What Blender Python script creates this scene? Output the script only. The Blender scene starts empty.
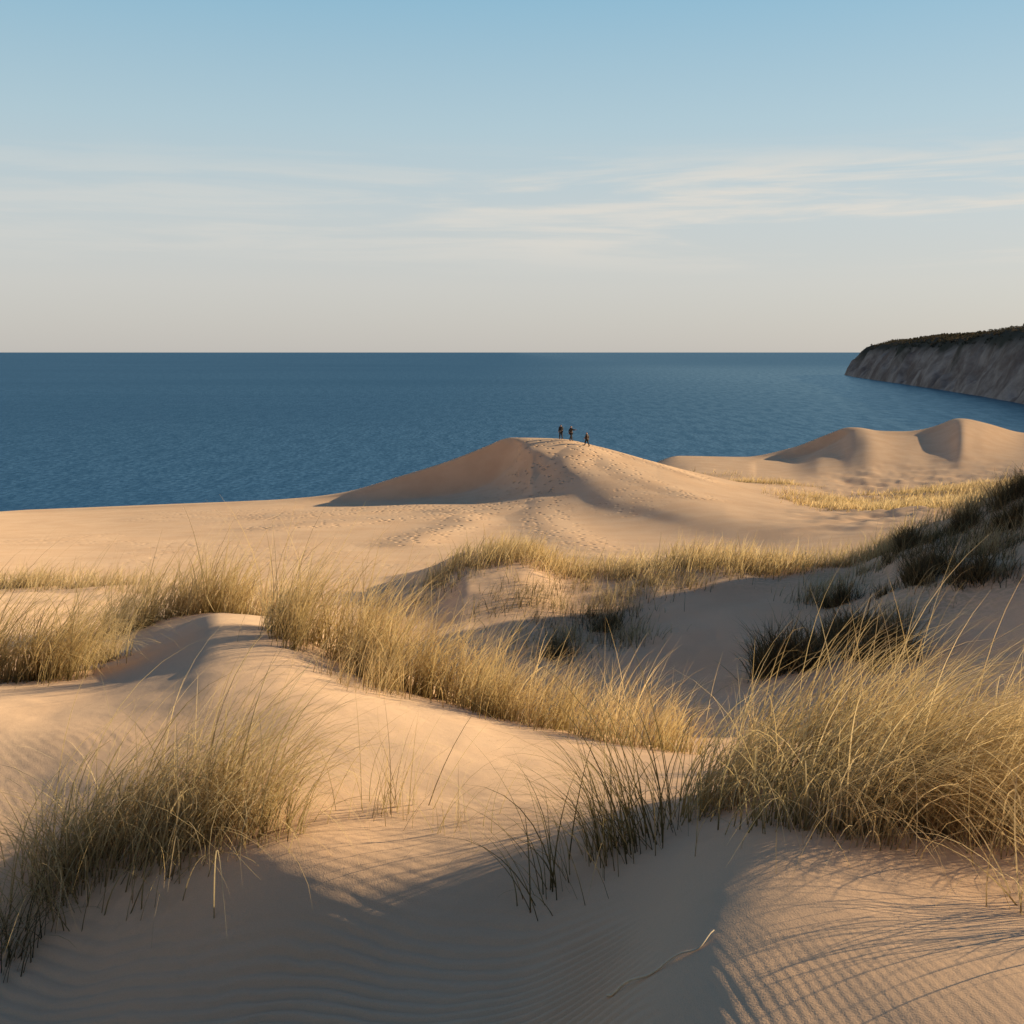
import bpy, math, random
import numpy as np
rng = np.random.default_rng(7); random.seed(7)
S = bpy.context.scene; COL = S.collection
F = 1098.0; HZ = 352.0; SEA = -50.0
SUN_EL = 17.0; SUN_AZ = 20.0     # degrees above the horizon, degrees beyond the right-hand axis

# ------------------------------------------------------------------ helpers
def tag(o, label=None, cat=None, group=None, kind=None):
    if label: o['label'] = label
    if cat: o['category'] = cat
    if group: o['group'] = group
    if kind: o['kind'] = kind
    return o
def empty(name, loc, rz=0.0):
    o = bpy.data.objects.new(name, None); COL.objects.link(o)
    o.location = loc; o.rotation_euler = (0, 0, rz); o.empty_display_size = .2
    return o
def mesh_np(name, V, Q, cols=None, smooth=True):
    V = np.ascontiguousarray(V, np.float32); Q = np.ascontiguousarray(Q, np.int32)
    k = Q.shape[1]; me = bpy.data.meshes.new(name)
    me.vertices.add(len(V)); me.vertices.foreach_set('co', V.ravel())
    me.loops.add(Q.size); me.loops.foreach_set('vertex_index', Q.ravel())
    me.polygons.add(len(Q))
    me.polygons.foreach_set('loop_start', np.arange(0, Q.size, k, dtype=np.int32))
    me.polygons.foreach_set('loop_total', np.full(len(Q), k, np.int32))
    me.polygons.foreach_set('use_smooth', np.full(len(Q), smooth))
    me.update(calc_edges=True)
    if cols is not None:
        a = me.attributes.new('tint', 'FLOAT_COLOR', 'POINT')
        c = np.ones((len(V), 4), np.float32); c[:, :3] = cols
        a.data.foreach_set('color', c.ravel())
    return me
def obj(name, me, mat, parent=None):
    o = bpy.data.objects.new(name, me); COL.objects.link(o)
    if mat: me.materials.append(mat)
    if parent: o.parent = parent
    return o
def pchip(xk, yk, x):
    xk = np.asarray(xk, float); yk = np.asarray(yk, float)
    h = np.diff(xk); d = np.diff(yk)/h; m = np.zeros_like(yk)
    m[0] = d[0]; m[-1] = d[-1]
    a, b = d[:-1], d[1:]; ok = a*b > 0
    w1 = 2*h[1:]+h[:-1]; w2 = h[1:]+2*h[:-1]
    aa = np.where(ok, a, 1); bb = np.where(ok, b, 1)
    m[1:-1] = np.where(ok, (w1+w2)/(w1/aa+w2/bb), 0)
    x = np.clip(x, xk[0], xk[-1])
    i = np.clip(np.searchsorted(xk, x)-1, 0, len(xk)-2)
    t = (x-xk[i])/h[i]; t2 = t*t; t3 = t2*t
    return (2*t3-3*t2+1)*yk[i]+(t3-2*t2+t)*h[i]*m[i]+(-2*t3+3*t2)*yk[i+1]+(t3-t2)*h[i]*m[i+1]
def vnoise(x, y, seed=0):
    xi = np.floor(x).astype(np.int64); yi = np.floor(y).astype(np.int64)
    fx = x-xi; fy = y-yi
    fx = fx*fx*fx*(fx*(fx*6-15)+10); fy = fy*fy*fy*(fy*(fy*6-15)+10)
    def h(a, b):
        n = (a*374761393+b*668265263+seed*974711) & 0x7fffffff
        n = ((n ^ (n >> 13))*1274126177) & 0x7fffffff
        n = n ^ (n >> 16)
        return (n & 0xffff)/32767.5-1
    return (h(xi, yi)*(1-fx)+h(xi+1, yi)*fx)*(1-fy)+(h(xi, yi+1)*(1-fx)+h(xi+1, yi+1)*fx)*fy
def fbm(x, y, o=4, seed=0):
    r = 0; a = 1
    for k in range(o):
        r = r+a*vnoise(x*2**k, y*2**k, seed+k); a *= .5
    return r

# ------------------------------------------------------------------ materials
def mat(name):
    m = bpy.data.materials.new(name); m.use_nodes = True
    nt = m.node_tree; nt.nodes.clear()
    out = nt.nodes.new('ShaderNodeOutputMaterial')
    return m, nt, out
def N(nt, typ, **kw):
    n = nt.nodes.new(typ)
    for k, v in kw.items(): setattr(n, k, v)
    return n
def math_n(nt, op, a, b=None, clamp=False):
    n = nt.nodes.new('ShaderNodeMath'); n.operation = op; n.use_clamp = clamp
    for i, v in enumerate((a, b)):
        if v is None: continue
        if isinstance(v, (int, float)): n.inputs[i].default_value = v
        else: nt.links.new(v, n.inputs[i])
    return n.outputs[0]
def mixc(nt, fac, a, b, blend='MIX'):
    n = nt.nodes.new('ShaderNodeMix'); n.data_type = 'RGBA'; n.blend_type = blend
    for s, v in ((n.inputs[0], fac), (n.inputs[6], a), (n.inputs[7], b)):
        if isinstance(v, (int, float)): s.default_value = v
        elif isinstance(v, tuple): s.default_value = (*v, 1)
        else: nt.links.new(v, s)
    return n.outputs[2]
def ramp(nt, src, stops):
    n = nt.nodes.new('ShaderNodeMapRange'); n.interpolation_type = 'SMOOTHSTEP'
    nt.links.new(src, n.inputs[0])
    for i, v in enumerate(stops): n.inputs[1+i].default_value = v
    return n.outputs[0]

def sand_material():
    m, nt, out = mat('sand'); L = nt.links.new
    geo = N(nt, 'ShaderNodeNewGeometry'); pos = geo.outputs['Position']
    def noise(scale, det=3, rough=.6):
        n = N(nt, 'ShaderNodeTexNoise'); n.inputs['Scale'].default_value = scale
        n.inputs['Detail'].default_value = det; n.inputs['Roughness'].default_value = rough
        L(pos, n.inputs['Vector']); return n.outputs['Fac']
    at = lambda k: N(nt, 'ShaderNodeAttribute', attribute_name=k).outputs['Fac']
    trail, veg = at('trail'), at('litter')
    big = noise(.35, 3); grain = noise(380, 1); mid = noise(9, 4)
    c = mixc(nt, ramp(nt, big, (.3, .7, 0, 1)), (.755, .515, .315), (.82, .585, .37))
    c = mixc(nt, ramp(nt, grain, (.35, .75, 0, .4)), c, (.52, .345, .205))
    c = mixc(nt, ramp(nt, mid, (.5, .8, 0, .2)), c, (.62, .425, .25))
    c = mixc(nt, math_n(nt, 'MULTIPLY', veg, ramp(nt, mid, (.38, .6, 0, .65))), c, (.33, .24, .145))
    v = N(nt, 'ShaderNodeTexVoronoi'); v.inputs['Scale'].default_value = 1.15; L(pos, v.inputs['Vector'])
    dent = math_n(nt, 'MULTIPLY', ramp(nt, v.outputs['Distance'], (.06, .32, 0, .46)), trail)
    fine = math_n(nt, 'MULTIPLY', noise(170, 2), .0018)
    h = math_n(nt, 'ADD', dent, math_n(nt, 'ADD', fine, math_n(nt, 'MULTIPLY', mid, .005)))
    b = N(nt, 'ShaderNodeBump'); b.inputs['Distance'].default_value = 1.0; b.inputs['Strength'].default_value = .8
    L(h, b.inputs['Height'])
    p = N(nt, 'ShaderNodeBsdfDiffuse'); p.inputs['Roughness'].default_value = .6
    L(c, p.inputs['Color']); L(b.outputs[0], p.inputs['Normal']); L(p.outputs[0], out.inputs[0])
    return m
def blade_material(name, trans=.35):
    m, nt, out = mat(name); L = nt.links.new
    a = N(nt, 'ShaderNodeAttribute', attribute_name='tint')
    d = N(nt, 'ShaderNodeBsdfDiffuse'); t = N(nt, 'ShaderNodeBsdfTranslucent')
    for q in (d, t): L(a.outputs['Color'], q.inputs['Color'])
    mx = N(nt, 'ShaderNodeMixShader'); mx.inputs[0].default_value = trans
    L(d.outputs[0], mx.inputs[1]); L(t.outputs[0], mx.inputs[2]); L(mx.outputs[0], out.inputs[0])
    return m
def plain(name, col, rough=.8, scale=30, var=.25):
    m, nt, out = mat(name); L = nt.links.new
    tc = N(nt, 'ShaderNodeTexCoord'); n = N(nt, 'ShaderNodeTexNoise'); n.inputs['Scale'].default_value = scale
    L(tc.outputs['Object'], n.inputs['Vector'])
    c = mixc(nt, n.outputs['Fac'], tuple(x*(1-var) for x in col), tuple(min(1, x*(1+var)) for x in col))
    p = N(nt, 'ShaderNodeBsdfPrincipled'); p.inputs['Roughness'].default_value = rough
    L(c, p.inputs['Base Color']); L(p.outputs[0], out.inputs[0]); return m
SAND = sand_material()
GREEN = blade_material('green_grass', .42); DRY = blade_material('dry_grass', .45); SCRUB = blade_material('scrub_leaf', .3)
TREE = blade_material('far_tree_leaf', .15)

# ------------------------------------------------------------------ the dunes: crest and hollow lines, near to far: (column, distance, row)
def zr(d, z): return HZ-F*z/d
LINES = [
 [(-900,.7,zr(.7,-2.1)),(300,.7,zr(.7,-2.0)),(2600,.7,zr(.7,-1.75))],
 [(-900,1.6,zr(1.6,-2.5)),(0,1.6,zr(1.6,-2.3)),(300,1.6,zr(1.6,-2.15)),(700,1.6,zr(1.6,-1.8)),(2600,1.6,zr(1.6,-1.7))],
 [(-900,3.6,zr(3.6,-2.8)),(-200,3.5,zr(3.5,-2.70)),(0,3.5,zr(3.5,-2.62)),(100,3.45,zr(3.45,-2.55)),(300,3.35,zr(3.35,-2.36)),(500,3.2,zr(3.2,-2.16)),(560,3.05,zr(3.05,-2.02)),(600,2.95,zr(2.95,-1.89)),(650,2.85,zr(2.85,-1.77)),(720,2.75,1020),(800,2.7,1015),(1024,2.6,1020),(1300,2.6,1020),(2600,2.6,1060)],
 [(-900,4.6,985),(-200,4.5,980),(50,4.4,982),(150,4.2,982),(300,4.0,990),(500,3.85,975),(600,3.8,936),(640,3.8,910),(680,3.79,880),(715,3.77,860),(750,3.72,852),(850,3.6,868),(1024,3.6,885),(1300,3.6,880),(2600,3.6,880)],
 [(-900,5.2,855),(-200,5.2,853),(0,5.15,852),(100,5.0,848),(200,4.72,847),(300,4.55,850),(450,4.5,858),(560,4.5,848),(650,4.45,830),(740,4.4,808),(850,4.5,800),(1024,4.6,800),(2600,4.6,800)],
 [(-900,6.4,752),(-100,6.4,750),(0,6.35,748),(150,6.2,740),(300,6,737),(450,6,752),(600,6,770),(700,5.9,772),(850,6,765),(1024,6.2,765),(2600,6.2,780)],
 [(-900,8,690),(0,8,694),(100,8.5,682),(170,8.8,655),(220,9,632),(280,8.8,640),(330,8.6,662),(400,8.3,690),(480,8,710),(600,7.6,735),(700,7.5,752),(850,8,755),(1024,9,745),(1400,9,735),(2600,9,735)],
 [(-900,11,650),(0,11,662),(120,11,652),(170,11,635),(220,11.2,616),(280,11.2,622),(330,11.2,640),(400,11.2,672),(480,11.2,706),(600,11.2,750),(700,11.2,772),(850,12,770),(1024,13,735),(1300,14,670),(2600,14,660)],
 [(-900,15,620),(0,15,620),(100,15,621),(180,14.5,610),(240,14.5,617),(330,15,642),(400,16,684),(500,17,715),(600,17,725),(760,17,722),(900,18,695),(1024,18,655),(1300,19,545),(1600,20,450),(2600,22,420)],
 [(-900,24,600),(0,24,606),(200,24,612),(330,24,632),(430,23,656),(600,23,668),(700,23,660),(800,23,640),(900,23,602),(960,23,578),(1024,23,556),(1200,24,425),(1350,25,290),(1600,26,190),(2600,30,230)],  # unseen right end built up to throw shade over the hollow
 [(-900,34,590),(0,34,584),(200,34,581),(380,33,584),(430,32,576),(470,31,560),(520,31,557),(570,31,573),(620,31,575),(660,31,566),(720,31,562),(780,31,568),(840,31,567),(880,31,552),(920,31,529),(970,31,509),(1024,31,490),(1150,32,402),(1300,33,262),(1450,34,215),(2600,35,240)],  # right end raised out of view so its shadow fills the hollow
 [(-900,46,582),(0,46,577),(400,44,577),(500,42,573),(600,42,580),(700,42,570),(850,42,566),(950,40,556),(1024,38.5,543),(1300,40.5,455),(1500,42,425),(2600,46,410)],
 [(-900,62,560),(0,62,557),(400,62,557),(600,61,558),(700,60,555),(760,58,552),(850,56,546),(1024,62,524),(1300,62,465),(2600,62,440)],
 [(-900,100,530),(0,100,528),(200,100,523),(350,105,515),(450,108,510),(500,110,505.5),(545,109,499),(570,104,504),(600,97,511.5),(640,90,519),(680,83,526.5),(760,71,539),(850,64,538),(900,68,526),(1024,75,513),(1300,75,475),(2600,75,460)],
 [(-900,112,526),(0,112,521),(200,112,516),(350,116,509),(420,118,504.5),(460,118.5,502),(490,119,497.5),(512,120,489),(526,121,478),(534,121,472),(545,118,478),(570,111,487),(600,103,495.5),(640,96,503.5),(680,89,511.5),(720,83,519.5),(760,77,527.5),(850,72,529),(900,80,516),(1024,90,504),(1300,90,470),(2600,90,460)],
 [(-900,122,523),(0,124,516),(300,128,503.5),(345,128.8,502),(400,128.6,500),(440,128.3,496.5),(470,128,491),(490,127.8,484),(505,127.6,473),(516,127.5,460),(523,127.4,450.5),(530,127.2,448),(560,125,452),(600,118,468),(680,108,487),(760,100,505),(850,95,514),(900,100,509),(1024,110,496),(1300,110,465),(2600,110,460)],
 [(-900,131.2,528.6),(0,131.2,512.7),(300,131.2,500),(340,131.2,496.5),(400,131.2,483),(450,131.2,468),(490,131.2,453),(503,131.2,447),(512,131.2,442),(519,131.2,439.5),(560,130.8,439.7),(600,130.8,447.6),(650,128.8,461.8),(700,126.8,476),(760,123.8,491),(830,121,503),(880,119,506),(940,124,498),(1024,129,488),(1300,129,461),(2600,129,456)],
 [(-900,132,528),(-200,132,519),(0,132,512),(150,132,506),(300,132,499),(340,132,494),(400,132,477),(450,132,461),(490,132,445),(503,132,439.5),(512,132,438),(560,132,439),(600,132,447),(650,130,461),(700,128,475),(760,125,490),(830,122,502),(880,120,505),(940,125,497),(1024,130,487),(1300,130,460),(2600,130,455)],
 [(-900,160,610),(0,160,592),(300,160,572),(500,160,522),(600,156,500),(650,155,488),(700,155,480),(760,155,481),(850,155,485),(940,160,479),(1024,165,471),(1300,165,455),(2600,165,450)],
 [(-900,190,690),(0,190,690),(300,190,680),(500,190,620),(580,190,560),(630,190,490),(655,190,470),(690,192,463),(745,200,461),(790,206,459),(825,207,448),(842,207.4,439),(852,207.4,432),(862,207,431),(880,206,434),(905,206,436),(925,206.5,435),(943,207,429),(953,207.2,423.5),(960,207,420.5),(978,206,425),(1024,205,439),(1300,204,445),(2600,204,445)],
 [(-900,215,650),(0,215,650),(500,215,640),(600,215,560),(640,212,478),(655,210,463),(680,210,456),(745,210,457),(790,210,448.5),(830,210,433.5),(848,210,427.5),(856,210,427.5),(880,210,431),(905,210,431.5),(925,210,429),(945,210,422.5),(955,210,418.5),(962,210,418.5),(985,210,423),(1024,212,433),(1200,215,440),(2600,215,440)],
 [(-900,245,640),(600,245,610),(700,245,520),(1024,250,515),(2600,250,500)],
 [(-900,340,zr(340,-64)),(2600,340,zr(340,-64))],
]
cols = np.concatenate([np.linspace(-900, -60, 90, endpoint=False), np.arange(-60, 1090, 1.7), np.linspace(1090, 2600, 150)])
lg = lambda a, b, n: np.exp(np.linspace(math.log(a), math.log(b), n, endpoint=False))
rows = np.concatenate([lg(.7, 2.2, 40), lg(2.2, 5.2, 450), lg(5.2, 36, 370), lg(36, 112, 180), lg(112, 140, 190), lg(140, 200, 50), lg(200, 214, 70), lg(214, 342, 50)])
D = []; Z = []
for ln in LINES:
    a = np.array(ln, float); d = pchip(a[:, 0], a[:, 1], cols); r = pchip(a[:, 0], a[:, 2], cols)
    D.append(d); Z.append(-(r-HZ)*d/F)
D = np.array(D); Z = np.array(Z)
for k in range(1, len(D)): D[k] = np.maximum(D[k], D[k-1]+.25)
G = np.zeros((len(rows), len(cols)))
for j in range(len(cols)): G[:, j] = pchip(D[:, j], Z[:, j], rows)
X = (cols[None, :]-512)/F*rows[:, None]; Y = np.repeat(rows[:, None], len(cols), 1)
PX = np.repeat(cols[None, :], len(rows), 0)
def sm(x, a, b):
    t = np.clip((x-a)/(b-a), 0, 1); return t*t*(3-2*t)
# soften the near crests and the sand plain below the big dune
c0, c1 = int(np.searchsorted(cols, -59)), int(np.searchsorted(cols, 1088))
def box(M, r, ax):
    pad = [(0, 0), (0, 0)]; pad[ax] = (r+1, r); P = np.cumsum(np.pad(M, pad, mode='edge'), axis=ax); n = M.shape[ax]
    hi = np.take(P, np.arange(2*r+1, 2*r+1+n), ax); lo = np.take(P, np.arange(0, n), ax); return (hi-lo)/(2*r+1)
edge = sm(PX[:, c0:c1], -55, 0)*(1-sm(PX[:, c0:c1], 1040, 1085)); Yc = Y[:, c0:c1]; Pc = PX[:, c0:c1]
A = G[:, c0:c1].copy()
kn = int(np.searchsorted(rows, 12))
Bs = A.copy(); Bs[:kn] = box(box(box(box(A[:kn], 12, 1), 12, 1), 14, 0), 14, 0)
wgt = (1-sm(Yc, 6, 11))*edge*sm(Yc, 2.2, 2.45)
A = A*(1-wgt)+Bs*wgt
kn = int(np.searchsorted(rows, 5.2))
Bs = A.copy(); Bs[:kn] = box(box(A[:kn], 14, 1), 14, 1)
wgt = (1-sm(Yc, 4, 4.8))*edge*sm(Yc, 2.2, 2.45)
A = A*(1-wgt)+Bs*wgt
k0, k1 = int(np.searchsorted(rows, 40)), int(np.searchsorted(rows, 124))
Bs = A.copy(); Bs[k0:k1] = box(box(box(A[k0:k1], 16, 1), 16, 1), 5, 0)
wgt = edge*sm(Yc, 48, 60)*(1-sm(Yc, 104, 117))*(1-.6*sm(Pc, 560, 610)*(1-sm(Pc, 800, 850)))
A = A*(1-wgt)+Bs*wgt
k0 = int(np.searchsorted(rows, 150))
Bs = A.copy(); Bs[k0:] = box(box(A[k0:], 2, 1), 2, 1)
wgt = edge*sm(Yc, 155, 170)*sm(Pc, 780, 800)
A = A*(1-wgt)+Bs*wgt
G[:, c0:c1] = A
steep = sm(np.gradient(G, rows, axis=0), .30, .55)      # the slip faces
# natural unevenness
near = 1-sm(Y, 20, 45)
G += near*(.015*fbm(X*1.1+3, Y*1.1, 2, 5)*sm(Y, 2, 5)+.004*fbm(X*4, Y*4, 2, 9))
G += sm(Y, 9, 16)*(1-sm(Y, 34, 42))*.07*fbm(X*.4, Y*.4, 3, 21)
G += sm(Y, 20, 25)*(1-sm(Y, 32, 36))*(.035+.13*sm(PX, 830, 930))*fbm(X*.7, Y*.7, 4, 27)
G += sm(Y, 30, 60)*.07*fbm(X*.09, Y*.09, 3, 33)*(1-sm(Y, 112, 122)+sm(Y, 135, 145))*(1-sm(Y, 195, 204))
grow = sm(PX, 740, 900)*sm(Y, 60, 80)*(1-sm(Y, 150, 190))
G += grow*.30*fbm(X*.35, Y*.35, 3, 51)
def ground(x, y):
    x = np.asarray(x, float); y = np.asarray(y, float)
    px = 512+F*x/y
    j = np.clip(np.searchsorted(cols, px)-1, 0, len(cols)-2); i = np.clip(np.searchsorted(rows, y)-1, 0, len(rows)-2)
    u = np.clip((px-cols[j])/(cols[j+1]-cols[j]), 0, 1); v = np.clip((y-rows[i])/(rows[i+1]-rows[i]), 0, 1)
    return (G[i, j]*(1-u)+G[i, j+1]*u)*(1-v)+(G[i+1, j]*(1-u)+G[i+1, j+1]*u)*v
def gp(px, d):
    x = (px-512)/F*d; return np.array([x, d, float(ground(x, d))])
# wind ripples in the sand itself
def wave(kx, ky, lam, dist, seed):
    q = math.hypot(kx, ky); ph = 2*math.pi*((kx*X+ky*Y)/q+dist*fbm(X*1.3, Y*1.3, 2, seed)+.10*dist*fbm(X*9, Y*9, 2, seed+5))/lam
    return np.sin(ph)+.25*np.sin(2*ph+.8)
hol = (1-sm(PX, 580, 680))*(1-sm(Y, 4.6, 5.4))
mnd = sm(PX, 620, 720)*(1-sm(Y, 2.7, 3.4))
lit = sm(Y, 4.6, 5.4)*(1-sm(Y, 8, 11))*sm(fbm(X*.9+9, Y*.7, 2, 71), -.2, .7)
patch = .6+.4*sm(fbm(X*1.6, Y*1.6, 2, 75), -.6, .4)
rowlip = sm(HZ-F*G/Y, 895, 950)
G += patch*(hol*(.0009+.0062*rowlip)*wave(.30, .95, .056, .07, 61)+mnd*.00055*wave(1, .15, .032, .04, 63)+lit*.0006*wave(.8, .6, .055, .05, 65))
# trodden parts of the far dune
trail = np.zeros_like(X)
def tread(pts, wid, amt=1.0):
    global trail
    P = np.array([gp(*p)[:2] for p in pts])
    dm = np.full(X.shape, 1e9)
    for a, b in zip(P[:-1], P[1:]):
        ab = b-a; t = np.clip(((X-a[0])*ab[0]+(Y-a[1])*ab[1])/(ab@ab), 0, 1)
        dm = np.minimum(dm, np.hypot(X-a[0]-t*ab[0], Y-a[1]-t*ab[1]))
    trail = np.maximum(trail, amt*np.exp(-(dm/wid)**2))
tread([(565, 131), (540, 127), (515, 120), (460, 116), (400, 114)], 3.0, 1)
tread([(590, 128), (560, 120), (545, 114), (500, 110), (450, 108)], 2.6, .9)
tread([(500, 118), (420, 116), (370, 112), (300, 108)], 5, .9)
tread([(500, 106), (430, 100), (360, 96), (280, 90)], 3.0, .75)
tread([(460, 108), (470, 92), (430, 82), (410, 72)], 2.0, .7)
tread([(540, 108), (540, 96), (560, 80), (600, 68)], 2, .5)
tread([(600, 62), (650, 58), (700, 54)], 2.0, .6)
tread([(530, 131), (560, 131), (620, 131), (660, 128), (700, 124)], 2.4, .9)
tread([(600, 125), (640, 112), (700, 100)], 2.0, .45)
trail = np.maximum(trail, .13*sm(Y, 45, 60)*(1-sm(Y, 118, 128))*sm(fbm(X*.06, Y*.06, 2, 91), 0, .6)*(1-sm(PX, 620, 700)))
trail *= 1-.9*steep
litter = np.zeros_like(X)
nr, nc = G.shape
idx = np.arange(nr*nc).reshape(nr, nc)
Q = np.stack([idx[:-1, :-1], idx[:-1, 1:], idx[1:, 1:], idx[1:, :-1]], -1).reshape(-1, 4)
dune_me = mesh_np('sand_dunes', np.stack([X, Y, G], -1).reshape(-1, 3), Q)
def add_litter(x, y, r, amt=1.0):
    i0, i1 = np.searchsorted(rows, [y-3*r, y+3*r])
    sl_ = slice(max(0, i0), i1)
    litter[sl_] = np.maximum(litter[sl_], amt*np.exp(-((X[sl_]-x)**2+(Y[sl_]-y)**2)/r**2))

# ------------------------------------------------------------------ grass
def blades(base, h, az, th0, th1, w, col, tip, K=7, sway=None):
    n = len(base); t = (np.arange(K)+.5)/K
    th = th0[:, None]+th1[:, None]*t[None, :]**1.4
    st = h[:, None]/K
    dx = np.concatenate([np.zeros((n, 1)), np.cumsum(np.sin(th)*st, 1)], 1)
    dz = np.concatenate([np.zeros((n, 1)), np.cumsum(np.cos(th)*st, 1)], 1)
    T = np.arange(K+1)/K
    if sway is None: sway = rng.normal(0, .18, n)
    sw = (sway*h)[:, None]*T[None, :]**2
    ca, sa = np.cos(az)[:, None], np.sin(az)[:, None]
    P = np.stack([base[:, 0:1]+ca*dx-sa*sw, base[:, 1:2]+sa*dx+ca*sw, base[:, 2:3]+dz], -1)
    ps = az+math.pi/2+rng.normal(0, .7, n)
    wd = w[:, None]*(1-.93*T[None, :]**1.6)*.5
    sv = np.stack([np.cos(ps), np.sin(ps), np.zeros(n)], -1)[:, None, :]*wd[..., None]
    V = np.stack([P-sv, P+sv], 2).reshape(-1, 3)
    b = (np.arange(n)*(K+1)*2)[:, None]+np.arange(K)[None, :]*2
    Q = np.stack([b, b+1, b+3, b+2], -1).reshape(-1, 4)
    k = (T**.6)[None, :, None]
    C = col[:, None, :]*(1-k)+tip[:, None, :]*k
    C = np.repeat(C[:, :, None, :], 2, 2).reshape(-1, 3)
    return V, Q, C
GREENS = np.array([(.54, .415, .165), (.60, .46, .19), (.43, .34, .13), (.64, .485, .205)])
DRIES = np.array([(.86, .68, .36), (.90, .73, .42), (.76, .57, .29), (.62, .45, .22)])
DARKS = np.array([(.20, .155, .08), (.25, .19, .095), (.145, .12, .06)])
def sample(patches, n, length, lean, spread=.8, th0=(.25, .2), th1=(.9, .5), w=.005, pal=GREENS, tippal=DRIES, K=7, ref=None, per=70, tr=.05, strays=.14):
    wt = np.array([p[4] for p in patches], float); wt /= wt.sum()
    nt = max(3, n//per)
    pt = np.array(patches, float)[rng.choice(len(patches), nt, p=wt)]      # each tuft belongs to a patch
    tx = (pt[:, 0]-512)/F*pt[:, 1]+pt[:, 2]*np.clip(rng.normal(0, 1, nt), -1.8, 1.8); ty = pt[:, 1]+pt[:, 3]*np.clip(rng.normal(0, 1, nt), -1.8, 1.8)
    vig = np.clip(rng.normal(1, .36, nt), .35, 1.5)
    tk = rng.choice(nt, n, p=vig/vig.sum()); r = tr*vig[tk]*(1+pt[tk, 1]/25)
    r = np.where(rng.random(n) < strays, 2.0*r, r)                            # strays between the tufts
    x = tx[tk]+np.clip(rng.normal(0, 1, n), -2.2, 2.2)*r; y = ty[tk]+np.clip(rng.normal(0, 1, n), -2.2, 2.2)*r
    z = ground(x, y)-.01
    B = np.stack([x, y, z], -1)
    h = length*np.clip(rng.normal(1, .30, n), .3, 1.6)*(.5+.5*vig[tk])
    az = math.radians(lean)+rng.normal(0, spread, n)+rng.normal(0, .3, nt)[tk]
    a0 = np.abs(rng.normal(th0[0], th0[1], n)); a1 = np.clip(rng.normal(th1[0], th1[1], n), -.1, 2.5)
    c = pal[rng.integers(0, len(pal), n)]*rng.uniform(.75, 1.2, (n, 1)); tp = .3*c+.7*tippal[rng.integers(0, len(tippal), n)]
    if pal[0, 0] < .3: tp = 1.35*c
    if ref is not None: B = B-np.asarray(ref)
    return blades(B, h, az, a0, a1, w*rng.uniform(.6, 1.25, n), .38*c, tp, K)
def clump(label, patches, n, length, lean, dry=.5, group=None, cat='grass', name='grass_clump', lit=.8, **kw):
    p0 = max(patches, key=lambda p: p[4]); ref = gp(p0[0], p0[1])
    e = tag(empty(name, ref), label, cat, group)
    nd = int(n*dry); w = kw.pop('w', .0058)
    V, Q, C = sample(patches, n-nd, length, lean, w=w, ref=ref, **kw)
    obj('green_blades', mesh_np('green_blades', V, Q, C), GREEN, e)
    kw2 = dict(kw); kw2['pal'] = DRIES if kw.get('pal') is None else kw['pal']*1.5
    kw2['th1'] = (kw.get('th1', (.9, .5))[0]+.2, .55)
    V, Q, C = sample(patches, nd, length*.95, lean, w=w*.85, ref=ref, **kw2)
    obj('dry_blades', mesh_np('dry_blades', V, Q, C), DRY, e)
    for p in patches: add_litter((p[0]-512)/F*p[1], p[1], 1.4*max(p[2], p[3]), lit)
    return e
def meadow(label, patches, n, length, lean, dry=.55, lit=.7, **kw):
    w = kw.pop('w', .006); nd = int(n*dry)
    a = sample(patches, n-nd, length, lean, w=w, **kw)
    kw2 = dict(kw); kw2['pal'] = DRIES if kw.get('pal') is None else kw['pal']*1.4
    b = sample(patches, nd, length, lean, w=w, **kw2)
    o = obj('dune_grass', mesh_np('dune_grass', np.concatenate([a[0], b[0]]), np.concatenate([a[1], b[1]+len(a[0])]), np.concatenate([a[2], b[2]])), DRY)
    for p in patches: add_litter((p[0]-512)/F*p[1], p[1], 1.3*max(p[2], p[3]), lit)
    return tag(o, label, 'grass', None, 'stuff')

# right foreground mound
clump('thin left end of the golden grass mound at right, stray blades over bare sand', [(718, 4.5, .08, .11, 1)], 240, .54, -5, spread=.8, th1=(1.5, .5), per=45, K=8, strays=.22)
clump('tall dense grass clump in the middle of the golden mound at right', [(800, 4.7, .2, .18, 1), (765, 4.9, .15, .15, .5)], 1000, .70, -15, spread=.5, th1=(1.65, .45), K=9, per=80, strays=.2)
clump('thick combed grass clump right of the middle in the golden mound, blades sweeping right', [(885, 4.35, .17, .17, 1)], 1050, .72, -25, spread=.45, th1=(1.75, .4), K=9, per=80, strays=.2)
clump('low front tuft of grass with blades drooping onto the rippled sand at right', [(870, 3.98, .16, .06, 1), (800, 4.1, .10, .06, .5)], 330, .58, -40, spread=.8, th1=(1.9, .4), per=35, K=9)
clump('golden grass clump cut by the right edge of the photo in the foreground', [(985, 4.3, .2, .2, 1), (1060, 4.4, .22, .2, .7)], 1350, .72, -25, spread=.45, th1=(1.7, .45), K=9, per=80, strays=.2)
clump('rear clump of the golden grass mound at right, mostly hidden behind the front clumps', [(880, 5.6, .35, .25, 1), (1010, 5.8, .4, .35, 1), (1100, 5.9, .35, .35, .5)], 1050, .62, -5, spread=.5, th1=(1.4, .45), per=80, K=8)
clump('sparse grass at the right edge throwing thin curved shadows onto the rippled sand', [(1090, 3.35, .14, .12, 1)], 120, .55, 170, spread=1.2, th1=(1.1, .5), lit=.3, per=20, tr=.07)
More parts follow.
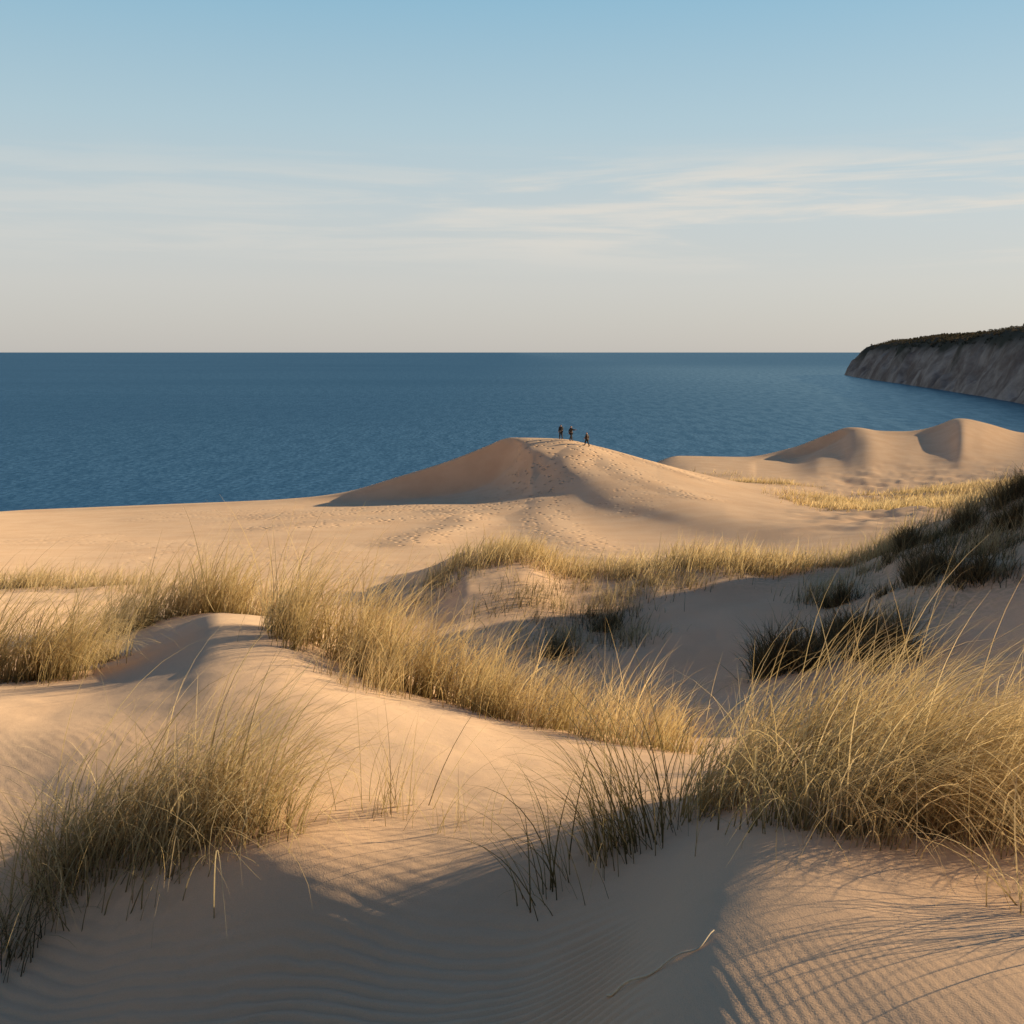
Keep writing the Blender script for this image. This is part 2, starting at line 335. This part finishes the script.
# left foreground
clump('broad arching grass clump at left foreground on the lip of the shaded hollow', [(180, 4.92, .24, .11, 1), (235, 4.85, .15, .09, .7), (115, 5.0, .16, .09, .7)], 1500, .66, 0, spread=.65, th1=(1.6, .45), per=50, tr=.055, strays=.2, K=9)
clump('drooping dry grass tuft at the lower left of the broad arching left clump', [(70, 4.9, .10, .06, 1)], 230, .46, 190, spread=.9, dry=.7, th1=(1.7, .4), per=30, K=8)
clump('dark straggly grass tuft in the bottom left corner', [(0, 4.55, .09, .08, 1)], 120, .38, 60, spread=1.4, dry=.6, pal=DARKS, th1=(1.5, .5), per=30)
# sparse tufts on bare sand
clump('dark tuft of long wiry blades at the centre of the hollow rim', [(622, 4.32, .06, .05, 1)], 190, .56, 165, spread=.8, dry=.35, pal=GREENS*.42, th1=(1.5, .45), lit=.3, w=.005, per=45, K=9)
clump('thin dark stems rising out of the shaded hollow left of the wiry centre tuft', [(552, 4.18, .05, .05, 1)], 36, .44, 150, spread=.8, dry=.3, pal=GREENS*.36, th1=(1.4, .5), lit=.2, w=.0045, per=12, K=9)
clump('few fine upright stems standing on the lit sand right of the left clump', [(385, 4.95, .05, .05, 1)], 60, .40, 60, spread=1.2, th1=(.6, .3), w=.004, lit=.2, per=12)
clump('faint wisps of grass on the lit sand just left of the centre tuft', [(455, 4.8, .04, .04, 1)], 26, .34, 20, spread=1.4, th1=(.8, .4), w=.0035, lit=.15, per=9)
# middle ridge
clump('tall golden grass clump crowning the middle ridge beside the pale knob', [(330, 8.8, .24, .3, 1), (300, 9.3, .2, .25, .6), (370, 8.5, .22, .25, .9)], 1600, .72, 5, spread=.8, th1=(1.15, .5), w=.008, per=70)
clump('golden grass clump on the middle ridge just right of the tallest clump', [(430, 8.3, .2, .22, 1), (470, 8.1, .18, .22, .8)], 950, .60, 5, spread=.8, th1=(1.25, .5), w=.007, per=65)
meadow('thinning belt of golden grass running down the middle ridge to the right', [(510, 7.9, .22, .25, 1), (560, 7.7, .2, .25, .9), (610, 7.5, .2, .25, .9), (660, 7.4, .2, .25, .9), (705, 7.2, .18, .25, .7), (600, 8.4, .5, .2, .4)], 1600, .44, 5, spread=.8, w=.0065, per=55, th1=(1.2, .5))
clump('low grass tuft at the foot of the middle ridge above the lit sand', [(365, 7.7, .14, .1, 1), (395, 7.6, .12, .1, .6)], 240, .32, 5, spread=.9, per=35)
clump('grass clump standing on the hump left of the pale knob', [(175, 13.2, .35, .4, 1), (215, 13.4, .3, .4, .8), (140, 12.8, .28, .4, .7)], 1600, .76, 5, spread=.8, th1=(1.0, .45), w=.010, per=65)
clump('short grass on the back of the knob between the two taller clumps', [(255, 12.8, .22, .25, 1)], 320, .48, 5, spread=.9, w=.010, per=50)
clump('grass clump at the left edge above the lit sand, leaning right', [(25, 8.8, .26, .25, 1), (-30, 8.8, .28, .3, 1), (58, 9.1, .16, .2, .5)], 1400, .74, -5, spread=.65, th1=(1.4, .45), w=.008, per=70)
clump('thin tufts of grass between the left edge clump and the knob', [(105, 10.2, .14, .22, 1)], 220, .46, 5, spread=.9, w=.008, lit=.3, per=40)
meadow('fringe of short grass along the far left rim below the bare dune', [(20, 32, 1.4, 1.0, 1), (75, 32, 1.0, 1.0, 1), (-60, 32, 1.5, 1.2, 1), (120, 31, 1.0, 1.0, .6)], 2200, .5, 10, spread=1.0, w=.02, K=4, per=30, tr=.12)
# crest beyond the shaded hollow
meadow('pale grass on the rounded crest beyond the shaded hollow', [(470, 30.5, .6, .7, 1), (510, 31, .8, .7, 1.4), (550, 31, .6, .7, .9), (440, 31, .4, .6, .6), (590, 31, .5, .6, .5)], 2500, .54, 10, spread=.9, w=.02, K=4, per=36, tr=.12)
meadow('pale grass strip on the rim beyond the shaded hollow at centre right', [(625, 31, .4, .6, .6), (650, 31, .4, .6, 1), (690, 31, .6, .7, 1.4), (740, 31, .7, .7, 1.4), (790, 31, .6, .7, 1.0), (840, 31.5, .6, .7, 1.0), (870, 31.5, .5, .6, .6)], 3400, .56, 10, spread=.9, w=.02, K=4, per=40, tr=.12)
meadow('grass along the skyline of the hill at right', [(890, 31.4, .4, .5, .8), (930, 31.4, .6, .7, 1), (980, 31.5, .7, .8, 1.1), (1040, 31.5, .8, .8, 1.1), (1110, 31.4, 1, .9, .8)], 1500, .6, 10, spread=.9, w=.02, K=4, per=55, tr=.13)
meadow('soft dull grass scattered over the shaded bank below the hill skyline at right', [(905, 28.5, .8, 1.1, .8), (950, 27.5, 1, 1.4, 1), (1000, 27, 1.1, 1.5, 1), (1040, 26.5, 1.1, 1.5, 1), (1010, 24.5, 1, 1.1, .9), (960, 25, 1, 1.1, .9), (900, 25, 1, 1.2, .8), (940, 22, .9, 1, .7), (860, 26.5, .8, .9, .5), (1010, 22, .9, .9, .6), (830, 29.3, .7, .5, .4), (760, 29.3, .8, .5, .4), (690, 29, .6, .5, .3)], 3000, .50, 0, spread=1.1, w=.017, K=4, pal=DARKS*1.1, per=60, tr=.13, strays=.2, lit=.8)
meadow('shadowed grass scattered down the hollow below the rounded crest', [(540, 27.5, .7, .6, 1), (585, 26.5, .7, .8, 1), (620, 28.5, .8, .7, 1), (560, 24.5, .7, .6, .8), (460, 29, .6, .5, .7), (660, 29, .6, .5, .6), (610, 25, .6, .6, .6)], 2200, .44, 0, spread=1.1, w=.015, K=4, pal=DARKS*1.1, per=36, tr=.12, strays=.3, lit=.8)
meadow('far golden grass flat behind the bare dune at right', [(850, 118, 4, 2.5, .8), (900, 108, 4.0, 5, 1.8), (950, 100, 5, 6, 2.4), (1010, 95, 5, 7, 2.4), (1070, 95, 5, 8, 1.6), (960, 130, 6, 4, 1), (830, 125, 2.5, 2, .3), (770, 150, 3, 1.5, .25), (720, 165, 3, 1, .12), (1010, 135, 6, 5, 1)], 20000, .7, 10, spread=1.2, w=.08, K=3, per=34, tr=.15, lit=1)

# dark scrub on the shaded hill
def shrub(label, px, d, r, h, n=900):
    ref = gp(px, d); e = tag(empty('dune_shrub', ref), label, 'shrub', None)
    k = 16; u = rng.normal(0, .45, (k, 2))*r; tk = rng.integers(0, k, n); ht = rng.uniform(.4, 1.25, k)
    B = np.zeros((n, 3)); B[:, :2] = u[tk]+rng.normal(0, .14*r, (n, 2))
    rr = np.hypot(B[:, 0], B[:, 1])/r
    gz = ground(ref[0]+B[:, 0], ref[1]+B[:, 1])-ref[2]
    B[:, 2] = gz+.4*h*ht[tk]*rng.random(n)**1.6*np.clip(.85-.35*rr, .1, 1)
    az = np.arctan2(B[:, 1]-u[tk, 1], B[:, 0]-u[tk, 0])+rng.normal(0, .9, n)
    c = DARKS[rng.integers(0, 3, n)]*rng.uniform(.35, 1.0, (n, 1))
    V, Q, C = blades(B, h*ht[tk]*rng.uniform(.3, .95, n), az, np.abs(rng.normal(.3, .25, n)), rng.normal(.7, .45, n), np.full(n, .018), .7*c, c*1.4, 4)
    obj('foliage', mesh_np('foliage', V, Q, C), SCRUB, e)
    m = 26; B = np.zeros((m, 3)); B[:, :2] = rng.normal(0, .12, (m, 2))*r; B[:, 2] = ground(ref[0]+B[:, 0], ref[1]+B[:, 1])-ref[2]-.03
    c = np.tile(np.array([(.13, .095, .06)]), (m, 1))
    V, Q, C = blades(B, h*rng.uniform(.7, 1.1, m), rng.uniform(0, 6.3, m), np.abs(rng.normal(.4, .2, m)), rng.normal(.3, .3, m), np.full(m, .02), c, c, 4)
    obj('stem', mesh_np('stem', V, Q, C), SCRUB, e)
    add_litter(ref[0], ref[1], r*1.3, 1)
for a in [('largest dark shrub, lowest and furthest left on the shaded slope at right', 792, 20.5, .78, 1.1, 1400),
          ('dark shrub directly right of the largest one on the shaded slope', 845, 21.8, .65, .85),
          ('dark shrub at the bottom of the slope right above the golden grass mound', 890, 20, .7, .95, 1200),
          ('dark shrub halfway up the shaded slope at right', 925, 24, .75, .85, 1200),
          ('small dark shrub near the middle of the shaded slope left of the halfway one', 838, 25.3, .4, .55, 450),
          ('small dark shrub alone on the sand between the halfway one and the right edge', 975, 22.5, .5, .65, 550),
          ('dark shrub just under the skyline at the left end of the shaded hill', 903, 28.6, .6, .65),
          ('dark shrub just under the skyline of the shaded hill near its top', 962, 28.6, .7, .7),
          ('dark shrub at the right edge of the photo on the shaded hill', 1018, 26, .75, .85, 1100),
          ('broad dark shrub on the brow of the shaded hill beside the right edge', 1022, 29.4, 1.0, .8, 1300),
          ('small dark shrub low in the hollow below the rounded crest', 555, 24, .4, .4, 450),
          ('small dark shrub on the right of the hollow below the rounded crest', 605, 26, .4, .4, 450)]:
    shrub(*a)

for nm, arr in (('trail', trail), ('litter', litter)):
    a = dune_me.attributes.new(nm, 'FLOAT', 'POINT'); a.data.foreach_set('value', np.ascontiguousarray(arr.ravel(), np.float32))
dunes = tag(obj('sand_dunes', dune_me, SAND), 'pale wind-rippled sand dunes falling to the lake', 'ground', None, 'structure')

# ------------------------------------------------------------------ a dry stem lying on the sand
def tube(pts, r0, r1, n=6):
    P = np.array(pts); V = []; k = len(P)
    for i in range(k):
        t = P[min(i+1, k-1)]-P[max(i-1, 0)]; t /= np.linalg.norm(t)
        s = np.cross(t, (0, 0, 1)); s /= np.linalg.norm(s); u = np.cross(s, t); r = r0+(r1-r0)*i/(k-1)
        for q in range(n):
            a = 2*math.pi*q/n; V.append(P[i]+r*(math.cos(a)*s+math.sin(a)*u))
    Q = [(i*n+q, i*n+(q+1) % n, (i+1)*n+(q+1) % n, (i+1)*n+q) for i in range(k-1) for q in range(n)]
    return np.array(V), np.array(Q)
def pix_ground(px, py):
    j = int(np.argmin(abs(cols-px))); r = HZ-F*G[:, j]/rows
    ok = np.where((r <= py) & (rows > 2))[0]; d = rows[ok[0]] if len(ok) else 3.0
    return gp(px, d)
key = np.array([pix_ground(*p) for p in ((607, 998), (635, 984), (665, 968), (695, 952), (714, 936))])
tt = np.linspace(0, 4, 24); pts = np.stack([pchip(np.arange(5), key[:, k], tt) for k in range(3)], -1)
pts[:, 2] = [float(ground(p[0], p[1]))+.005+.012*math.sin(i*.35)**2 for i, p in enumerate(pts)]
V, Q = tube(pts, .004, .002)
STRAW = plain('bleached_straw', (.66, .52, .33), .8, 40)
tag(obj('dry_stem', mesh_np('dry_stem', V, Q), STRAW), 'bleached dry grass stem lying on the rippled sand at bottom right', 'stem')

# ------------------------------------------------------------------ the lake
def lake_material():
    m, nt, out = mat('lake_water'); L = nt.links.new
    geo = N(nt, 'ShaderNodeNewGeometry')
    def noise(sx, sy, det=3, rough=.6):
        mp = N(nt, 'ShaderNodeMapping'); mp.inputs['Scale'].default_value = (sx, sy, 1); L(geo.outputs['Position'], mp.inputs['Vector'])
        n = N(nt, 'ShaderNodeTexNoise'); n.inputs['Scale'].default_value = 1; n.inputs['Detail'].default_value = det
        n.inputs['Roughness'].default_value = rough; L(mp.outputs[0], n.inputs['Vector']); return n.outputs['Fac']
    wv = noise(.50, .24, 4, .7); wv2 = noise(.14, .03, 3, .65); pat = noise(.0008, .0025, 3)
    c = mixc(nt, ramp(nt, wv, (.34, .68, 0, 1)), (.075, .165, .25), (.19, .325, .425))
    c = mixc(nt, ramp(nt, wv2, (.4, .65, 0, .4)), c, (.06, .14, .215))
    c = mixc(nt, ramp(nt, pat, (.4, .65, 0, .4)), c, (.09, .185, .27))
    sx = N(nt, 'ShaderNodeSeparateXYZ'); L(geo.outputs['Position'], sx.inputs[0])
    sheen_fac = math_n(nt, 'MULTIPLY', ramp(nt, sx.outputs['X'], (-150, 600, 0, .62)), ramp(nt, sx.outputs['Y'], (2200, 5000, 1, .4)))  # paler sheen towards the right, painted into the water colour
    c = mixc(nt, sheen_fac, c, mixc(nt, ramp(nt, wv2, (.35, .68, 0, 1)), (.37, .50, .56), (.20, .32, .40)))
    b = N(nt, 'ShaderNodeBump'); b.inputs['Strength'].default_value = .5; b.inputs['Distance'].default_value = .4
    L(wv, b.inputs['Height'])
    g = N(nt, 'ShaderNodeBsdfGlossy'); g.inputs['Roughness'].default_value = .24
    L(c, g.inputs['Color']); L(b.outputs[0], g.inputs['Normal']); L(g.outputs[0], out.inputs[0])
    return m
R = 120000
ys = np.array([150, 400, 1000, 3000, 10000, 40000, R]); V = []; Q = []
xs = np.linspace(-1, 1, 41)
for yy in ys:
    for xx in xs: V.append((xx*max(2500, 1.2*yy), yy, SEA))
for i in range(len(ys)-1):
    for j in range(40):
        a = i*41+j; Q.append((a, a+1, a+42, a+41))
tag(obj('lake', mesh_np('lake', np.array(V), np.array(Q), smooth=False), lake_material()), 'deep blue rippled lake reaching the horizon', 'water', None, 'structure')

# ------------------------------------------------------------------ the headland
coast = np.array([(2600, 2750), (1500, 2680), (1000, 2560), (790, 2480), (716, 2390), (677, 2200), (640, 1960), (600, 1700), (572, 1525), (524, 1248), (484, 1056), (440, 832), (400, 560), (380, 300), (420, 150)], float)
hx = np.concatenate([np.arange(340, 1100, 4.0), np.arange(1100, 2400, 20.0)]); hy = np.arange(160, 2800, 5.0)
HX, HY = np.meshgrid(hx, hy)
dist = np.full(HX.shape, 1e9)
for a, b in zip(coast[:-1], coast[1:]):
    ab = b-a; t = np.clip(((HX-a[0])*ab[0]+(HY-a[1])*ab[1])/(ab@ab), 0, 1)
    dist = np.minimum(dist, np.hypot(HX-a[0]-t*ab[0], HY-a[1]-t*ab[1]))
ins = np.zeros(HX.shape, bool); poly = np.vstack([coast, [(6000, 150), (6000, 2750)]])
for a, b in zip(poly, np.roll(poly, -1, 0)):
    cnd = (a[1] > HY) != (b[1] > HY)
    xi = a[0]+(HY-a[1])/(b[1]-a[1]+1e-9)*(b[0]-a[0]); ins ^= cnd & (HX < xi)
sd = np.where(ins, dist, -dist)
gul = np.abs(fbm(HX*.004+HY*.009, HY*.009-HX*.004, 5, 131)); gul2 = fbm(HX*.03, HY*.025, 5, 137)
s2 = sd-gul*14*sm(sd, 4, 30)-gul2*5.5*sm(sd, 4, 20)
HTOP = 74+10*sm(HY, 2500, 1300)+3*fbm(HX*.003, HY*.003, 3, 141)+8*sm(sd, 60, 500)
HZm = SEA-6+np.clip(s2, -40, 10)*.35+pchip([-1000, 3, 14, 44, 56, 110, 400, 5000], [0, 0, .22, .76, .86, 1.0, 1.05, 1.1], s2)*HTOP
HZm += 1.2*fbm(HX*.07, HY*.05, 3, 147)*sm(sd, 8, 25)*(1-sm(sd, 70, 100))
HZm = np.where(sd < -30, SEA-20, HZm)
nh, wh = HX.shape; ix = np.arange(nh*wh).reshape(nh, wh)
Q = np.stack([ix[:-1, :-1], ix[:-1, 1:], ix[1:, 1:], ix[1:, :-1]], -1).reshape(-1, 4)
hm = mesh_np('headland', np.stack([HX, HY, HZm], -1).reshape(-1, 3), Q)
cover = np.clip(sm(s2, 30, 50)*.95+.9*sm(fbm(HX*.02, HY*.012, 4, 151), .1, .7)*sm(s2, 10, 34), 0, 1)
a = hm.attributes.new('cover', 'FLOAT', 'POINT'); a.data.foreach_set('value', np.ascontiguousarray(cover.ravel(), np.float32))
def head_material():
    m, nt, out = mat('headland_earth'); L = nt.links.new
    at = N(nt, 'ShaderNodeAttribute', attribute_name='cover').outputs['Fac']
    geo = N(nt, 'ShaderNodeNewGeometry'); mp = N(nt, 'ShaderNodeMapping'); mp.inputs['Scale'].default_value = (.018, .026, .026); L(geo.outputs['Position'], mp.inputs['Vector'])
    n = N(nt, 'ShaderNodeTexNoise'); n.inputs['Scale'].default_value = 1; n.inputs['Detail'].default_value = 9; n.inputs['Roughness'].default_value = .7; n.inputs['Distortion'].default_value = .4; L(mp.outputs[0], n.inputs['Vector'])
    c = mixc(nt, ramp(nt, n.outputs['Fac'], (.36, .66, 0, 1)), (.28, .175, .12), (.58, .39, .275))
    c = mixc(nt, at, c, mixc(nt, n.outputs['Fac'], (.065, .058, .04), (.15, .108, .066)))
    p = N(nt, 'ShaderNodeBsdfDiffuse')
    L(c, p.inputs['Color']); L(p.outputs[0], out.inputs[0]); return m
tag(obj('headland', hm, head_material()), 'steep eroded sand bluff headland across the bay', 'headland', None, 'structure')
# wood on top: loose leaf masses
cand = np.argwhere((s2 > 40) & (HY > 500) & (HX < 1500) & (sd < 450)); NT = 9500
pick = cand[rng.integers(0, len(cand), NT)]
tx = HX[pick[:, 0], pick[:, 1]]+rng.uniform(-3, 3, NT); ty = HY[pick[:, 0], pick[:, 1]]+rng.uniform(-3, 3, NT); tz = HZm[pick[:, 0], pick[:, 1]]
th = rng.uniform(2.5, 5, NT)*(.6+.55*sm(fbm(tx*.012, ty*.012, 3, 161), -.4, .5)); nl = 16
c = np.repeat(np.stack([tx, ty, tz], -1), nl, 0); hh = np.repeat(th, nl); n = len(c)
q = rng.random(n); rad = hh*.65*np.sqrt(np.clip(1-(2*q-.9)**2, .05, 1))*np.sqrt(rng.random(n)); an = rng.uniform(0, 6.283, n)
c = c+np.stack([rad*np.cos(an), rad*np.sin(an), hh*(.05+.9*q)], -1)
a1 = rng.normal(0, 1, (n, 3)); a1 /= np.linalg.norm(a1, axis=1)[:, None]; a2 = np.cross(a1, rng.normal(0, 1, (n, 3))); a2 /= np.linalg.norm(a2, axis=1)[:, None]
sz = (hh*.2)[:, None]
V = np.stack([c-a1*sz, c-a2*sz, c+a1*sz, c+a2*sz], 1).reshape(-1, 3); Q = np.arange(4*n).reshape(-1, 4)
tc = np.array([(.08, .074, .046), (.105, .088, .053), (.066, .064, .043), (.13, .096, .06)])[np.repeat(rng.integers(0, 4, NT), nl)]*rng.uniform(.7, 1.3, (n, 1))
tag(obj('woodland', mesh_np('woodland', V, Q, np.repeat(tc, 4, 0), smooth=False), TREE), 'dark wood covering the top of the headland', 'trees', None, 'stuff')

# ------------------------------------------------------------------ the walkers
def skin(name, verts, edges, radii, material, parent, root=0, sub=2):
    me = bpy.data.meshes.new(name); me.from_pydata(verts, edges, [])
    o = bpy.data.objects.new(name, me); COL.objects.link(o)
    sk = o.modifiers.new('Skin', 'SKIN'); sk.use_smooth_shade = True
    for i, r in enumerate(radii):
        sv = me.skin_vertices[0].data[i]; sv.radius = (r, r); sv.use_root = (i == root)
    sb = o.modifiers.new('Sub', 'SUBSURF'); sb.levels = sub; sb.render_levels = sub
    dg = bpy.context.evaluated_depsgraph_get()
    nm = bpy.data.meshes.new_from_object(o.evaluated_get(dg)); bpy.data.objects.remove(o); bpy.data.meshes.remove(me)
    nm.name = name; nm.materials.clear()
    return obj(name, nm, material, parent)
def person(label, px, d, rz, height, stride, armL, armR, jacket, trouser, hairc):
    p = gp(px, d); e = tag(empty('person', p, rz), label, 'person', 'walkers on the dune crest'); k = height/1.75
    SK = plain('skin', (.36, .21, .15), .6); JK = plain('jacket_cloth', jacket, .85); TR = plain('trouser_cloth', trouser, .85); HR = plain('hair', hairc, .6); BT = plain('boot_leather', (.03, .022, .018), .6)
    def gz(x, y):
        ca, sa = math.cos(rz), math.sin(rz)
        return float(ground(p[0]+ca*x-sa*y, p[1]+sa*x+ca*y))-p[2]
    J = {}; r = {}
    def v(n, x, y, z, rad): J[n] = (x*k, y*k, z*k); r[n] = rad*k
    v('pelvis', 0, 0, .93, .15); v('waist', 0, .01, 1.08, .14); v('chest', 0, .02, 1.28, .165); v('neckbase', 0, .01, 1.44, .09); v('neck', 0, .015, 1.51, .06); v('head', 0, .03, 1.60, .088); v('crown', 0, .02, 1.69, .08)
    v('nose', 0, .14, 1.605, .014)
    E = [('pelvis', 'waist'), ('waist', 'chest'), ('chest', 'neckbase'), ('neckbase', 'neck'), ('neck', 'head'), ('head', 'crown'), ('head', 'nose')]
    for s, n, arm, st in ((-1, 'l', armL, stride), (1, 'r', armR, -stride)):
        v(n+'ear', s*.094, .015, 1.60, .016); E.append(('head', n+'ear'))
        v(n+'sho', s*.19, .01, 1.41, .072); (ex, ey, ez), (wx, wy, wz) = arm
        v(n+'elb', s*ex, ey, ez, .05); v(n+'wri', s*wx, wy, wz, .034)
        E += [('chest', n+'sho'), (n+'sho', n+'elb'), (n+'elb', n+'wri')]
        a = np.array((s*ex, ey, ez)); b = np.array((s*wx, wy, wz)); u = (b-a)/np.linalg.norm(b-a)
        w = np.cross(u, (s, .2, .1)); w /= np.linalg.norm(w); q = b+u*.07
        v(n+'palm', *q, .032); E.append((n+'wri', n+'palm'))
        for f, off, ln in ((0, -.03, .055), (1, -.01, .07), (2, .01, .075), (3, .03, .06)):
            m1 = q+w*off+u*.035; m2 = m1+u*ln*.9+np.array((-s*.012, 0, 0))
            v(n+'k%d' % f, *m1, .010); v(n+'t%d' % f, *m2, .008); E += [(n+'palm', n+'k%d' % f), (n+'k%d' % f, n+'t%d' % f)]
        m1 = b+u*.03+w*.05; m2 = m1+u*.045+w*.012
        v(n+'k4', *m1, .011); v(n+'t4', *m2, .009); E += [(n+'wri', n+'k4'), (n+'k4', n+'t4')]
        fx, fy = s*.11, st; g = gz(fx*k, fy*k)/k
        v(n+'hip', s*.10, 0, .88, .112); v(n+'kne', s*.11, st*.5+.05, .49+g*.5, .075); v(n+'ank', fx, fy-.03, .10+g, .05); v(n+'ball', fx, fy+.10, .045+gz(fx*k, (fy+.1)*k)/k, .042); v(n+'toe', fx, fy+.17, .035+gz(fx*k, (fy+.17)*k)/k, .03)
        E += [('pelvis', n+'hip'), (n+'hip', n+'kne'), (n+'kne', n+'ank'), (n+'ank', n+'ball'), (n+'ball', n+'toe')]
    def make(name, keep, grow, material, edges=None, sub=2):
        ks = [a for a in J if a in keep]; ii = {a: i for i, a in enumerate(ks)}
        ee = [(ii[a], ii[b]) for a, b in (edges or E) if a in ii and b in ii]
        return skin(name, [J[a] for a in ks], ee, [r[a]+grow for a in ks], material, e, 0, sub)
    make('body', set(J), 0.0, SK)
    make('jacket', {'pelvis', 'waist', 'chest', 'neckbase', 'lsho', 'lelb', 'lwri', 'rsho', 'relb', 'rwri'}, .028, JK)
    make('trousers', {'pelvis', 'lhip', 'lkne', 'lank', 'rhip', 'rkne', 'rank'}, .02, TR)
    for n in 'lr': make('boot', {n+'ank', n+'ball', n+'toe'}, .018, BT)
    J['hb'] = (0, -.035*k, 1.60*k); r['hb'] = .08*k; J['ht'] = (0, -.005*k, 1.70*k); r['ht'] = .09*k
    make('hair', {'hb', 'ht'}, 0.0, HR, [('hb', 'ht')])
    EY = plain('eye', (.03, .025, .02), .2)
    for s in (-1, 1):
        J['e0'] = (s*.033*k, .108*k, 1.625*k); J['e1'] = (s*.033*k, .114*k, 1.625*k); r['e0'] = .010*k; r['e1'] = .009*k
        make('eye', {'e0', 'e1'}, 0.0, EY, [('e0', 'e1')], 1)
    return e
down = ((.25, -.02, 1.14), (.27, .06, .90))
back = ((.26, -.10, 1.15), (.27, -.10, .91)); fwd = ((.25, .06, 1.15), (.24, .22, .97))
out_ = ((.40, .06, 1.27), (.58, .18, 1.30))
person('person in dark clothes standing leftmost of the three on the dune crest', 561, 131.5, math.radians(20), 1.80, .12, down, fwd, (.012, .013, .017), (.010, .010, .013), (.015, .01, .008))
person('person with one arm held out, middle of the three on the dune crest', 571, 130.5, math.radians(-60), 1.82, .24, back, out_, (.014, .012, .012), (.011, .011, .015), (.015, .01, .008))
person('shorter person walking behind, rightmost of the three on the dune crest', 587, 129, math.radians(60), 1.66, .26, fwd, back, (.035, .02, .014), (.011, .011, .015), (.02, .013, .01))

# ------------------------------------------------------------------ light, sky, camera
az, el = math.radians(SUN_AZ), math.radians(SUN_EL)
from mathutils import Vector
sd_ = Vector((math.cos(el)*math.cos(az), math.cos(el)*math.sin(az), math.sin(el)))
sl = bpy.data.lights.new('sun', 'SUN'); sl.energy = 10.0; sl.angle = math.radians(.5); sl.color = (1, .785, .515)
so = bpy.data.objects.new('sun', sl); COL.objects.link(so); so.rotation_euler = sd_.to_track_quat('Z', 'Y').to_euler()
w = bpy.data.worlds.new('World'); S.world = w; w.use_nodes = True; nt = w.node_tree; nt.nodes.clear(); L = nt.links.new
wo = nt.nodes.new('ShaderNodeOutputWorld'); bg = nt.nodes.new('ShaderNodeBackground'); bg.inputs[1].default_value = .10
sky = nt.nodes.new('ShaderNodeTexSky'); sky.sky_type = 'NISHITA'; sky.sun_disc = False
sky.sun_elevation = el; sky.sun_rotation = math.radians(90-SUN_AZ); sky.altitude = 100; sky.air_density = 1.0; sky.dust_density = .8; sky.ozone_density = 2.0
tc = nt.nodes.new('ShaderNodeTexCoord'); sp = nt.nodes.new('ShaderNodeSeparateXYZ'); L(tc.outputs['Generated'], sp.inputs[0])
# haze thickening towards the horizon, deeper blue overhead and away from the sun
cr = nt.nodes.new('ShaderNodeValToRGB'); L(sp.outputs['Z'], cr.inputs[0])
stops = [(0, (.585, .56, .53)), (.06, (.645, .63, .60)), (.12, (.61, .655, .655)), (.20, (.48, .635, .70)), (.31, (.30, .54, .695)), (.46, (.09, .22, .45)), (1, (.03, .095, .26))]
el_ = cr.color_ramp.elements
while len(el_) < len(stops): el_.new(.5)
for e_, (p_, c_) in zip(el_, stops): e_.position = p_; e_.color = (*c_, 1)
hs = mixc(nt, 1.0, cr.outputs[0], (10.0, 10.0, 10.0), 'MULTIPLY')
base = mixc(nt, .84, sky.outputs[0], hs)
mp = nt.nodes.new('ShaderNodeMapping'); mp.inputs['Scale'].default_value = (2.2, 2.2, 28); mp.inputs['Location'].default_value = (5.12, 1.7, .4); mp.inputs['Rotation'].default_value = (0, math.radians(2), 0); L(tc.outputs['Generated'], mp.inputs['Vector'])
nz = nt.nodes.new('ShaderNodeTexNoise'); nz.inputs['Scale'].default_value = 1.7; nz.inputs['Detail'].default_value = 9; nz.inputs['Roughness'].default_value = .58; nz.inputs['Distortion'].default_value = .45; L(mp.outputs[0], nz.inputs['Vector'])
cl = ramp(nt, nz.outputs['Fac'], (.42, .68, 0, .9))
band = math_n(nt, 'MULTIPLY', ramp(nt, sp.outputs['Z'], (.06, .11, 0, 1)), ramp(nt, sp.outputs['Z'], (.14, .195, 1, 0)))
cf = math_n(nt, 'MULTIPLY', math_n(nt, 'MULTIPLY', cl, band), ramp(nt, sp.outputs['X'], (-.4, .42, .28, 1)))
c = mixc(nt, cf, base, (8.0, 7.3, 6.4))
c = mixc(nt, ramp(nt, sp.outputs['Y'], (-.5, .6, .7, 0)), c, (.6, .95, 1.75))
L(c, bg.inputs[0]); L(bg.outputs[0], wo.inputs[0])
cd = bpy.data.cameras.new('camera'); cd.sensor_width = 36; cd.lens = 36*F/1024; cd.shift_y = -(512-HZ)/1024; cd.clip_end = 400000; cd.clip_start = .05
co = bpy.data.objects.new('camera', cd); COL.objects.link(co); co.location = (0, 0, 0); co.rotation_euler = (math.pi/2, 0, 0)
S.camera = co
S.view_settings.view_transform = 'Standard'; S.view_settings.look = 'None'; S.view_settings.exposure = 0
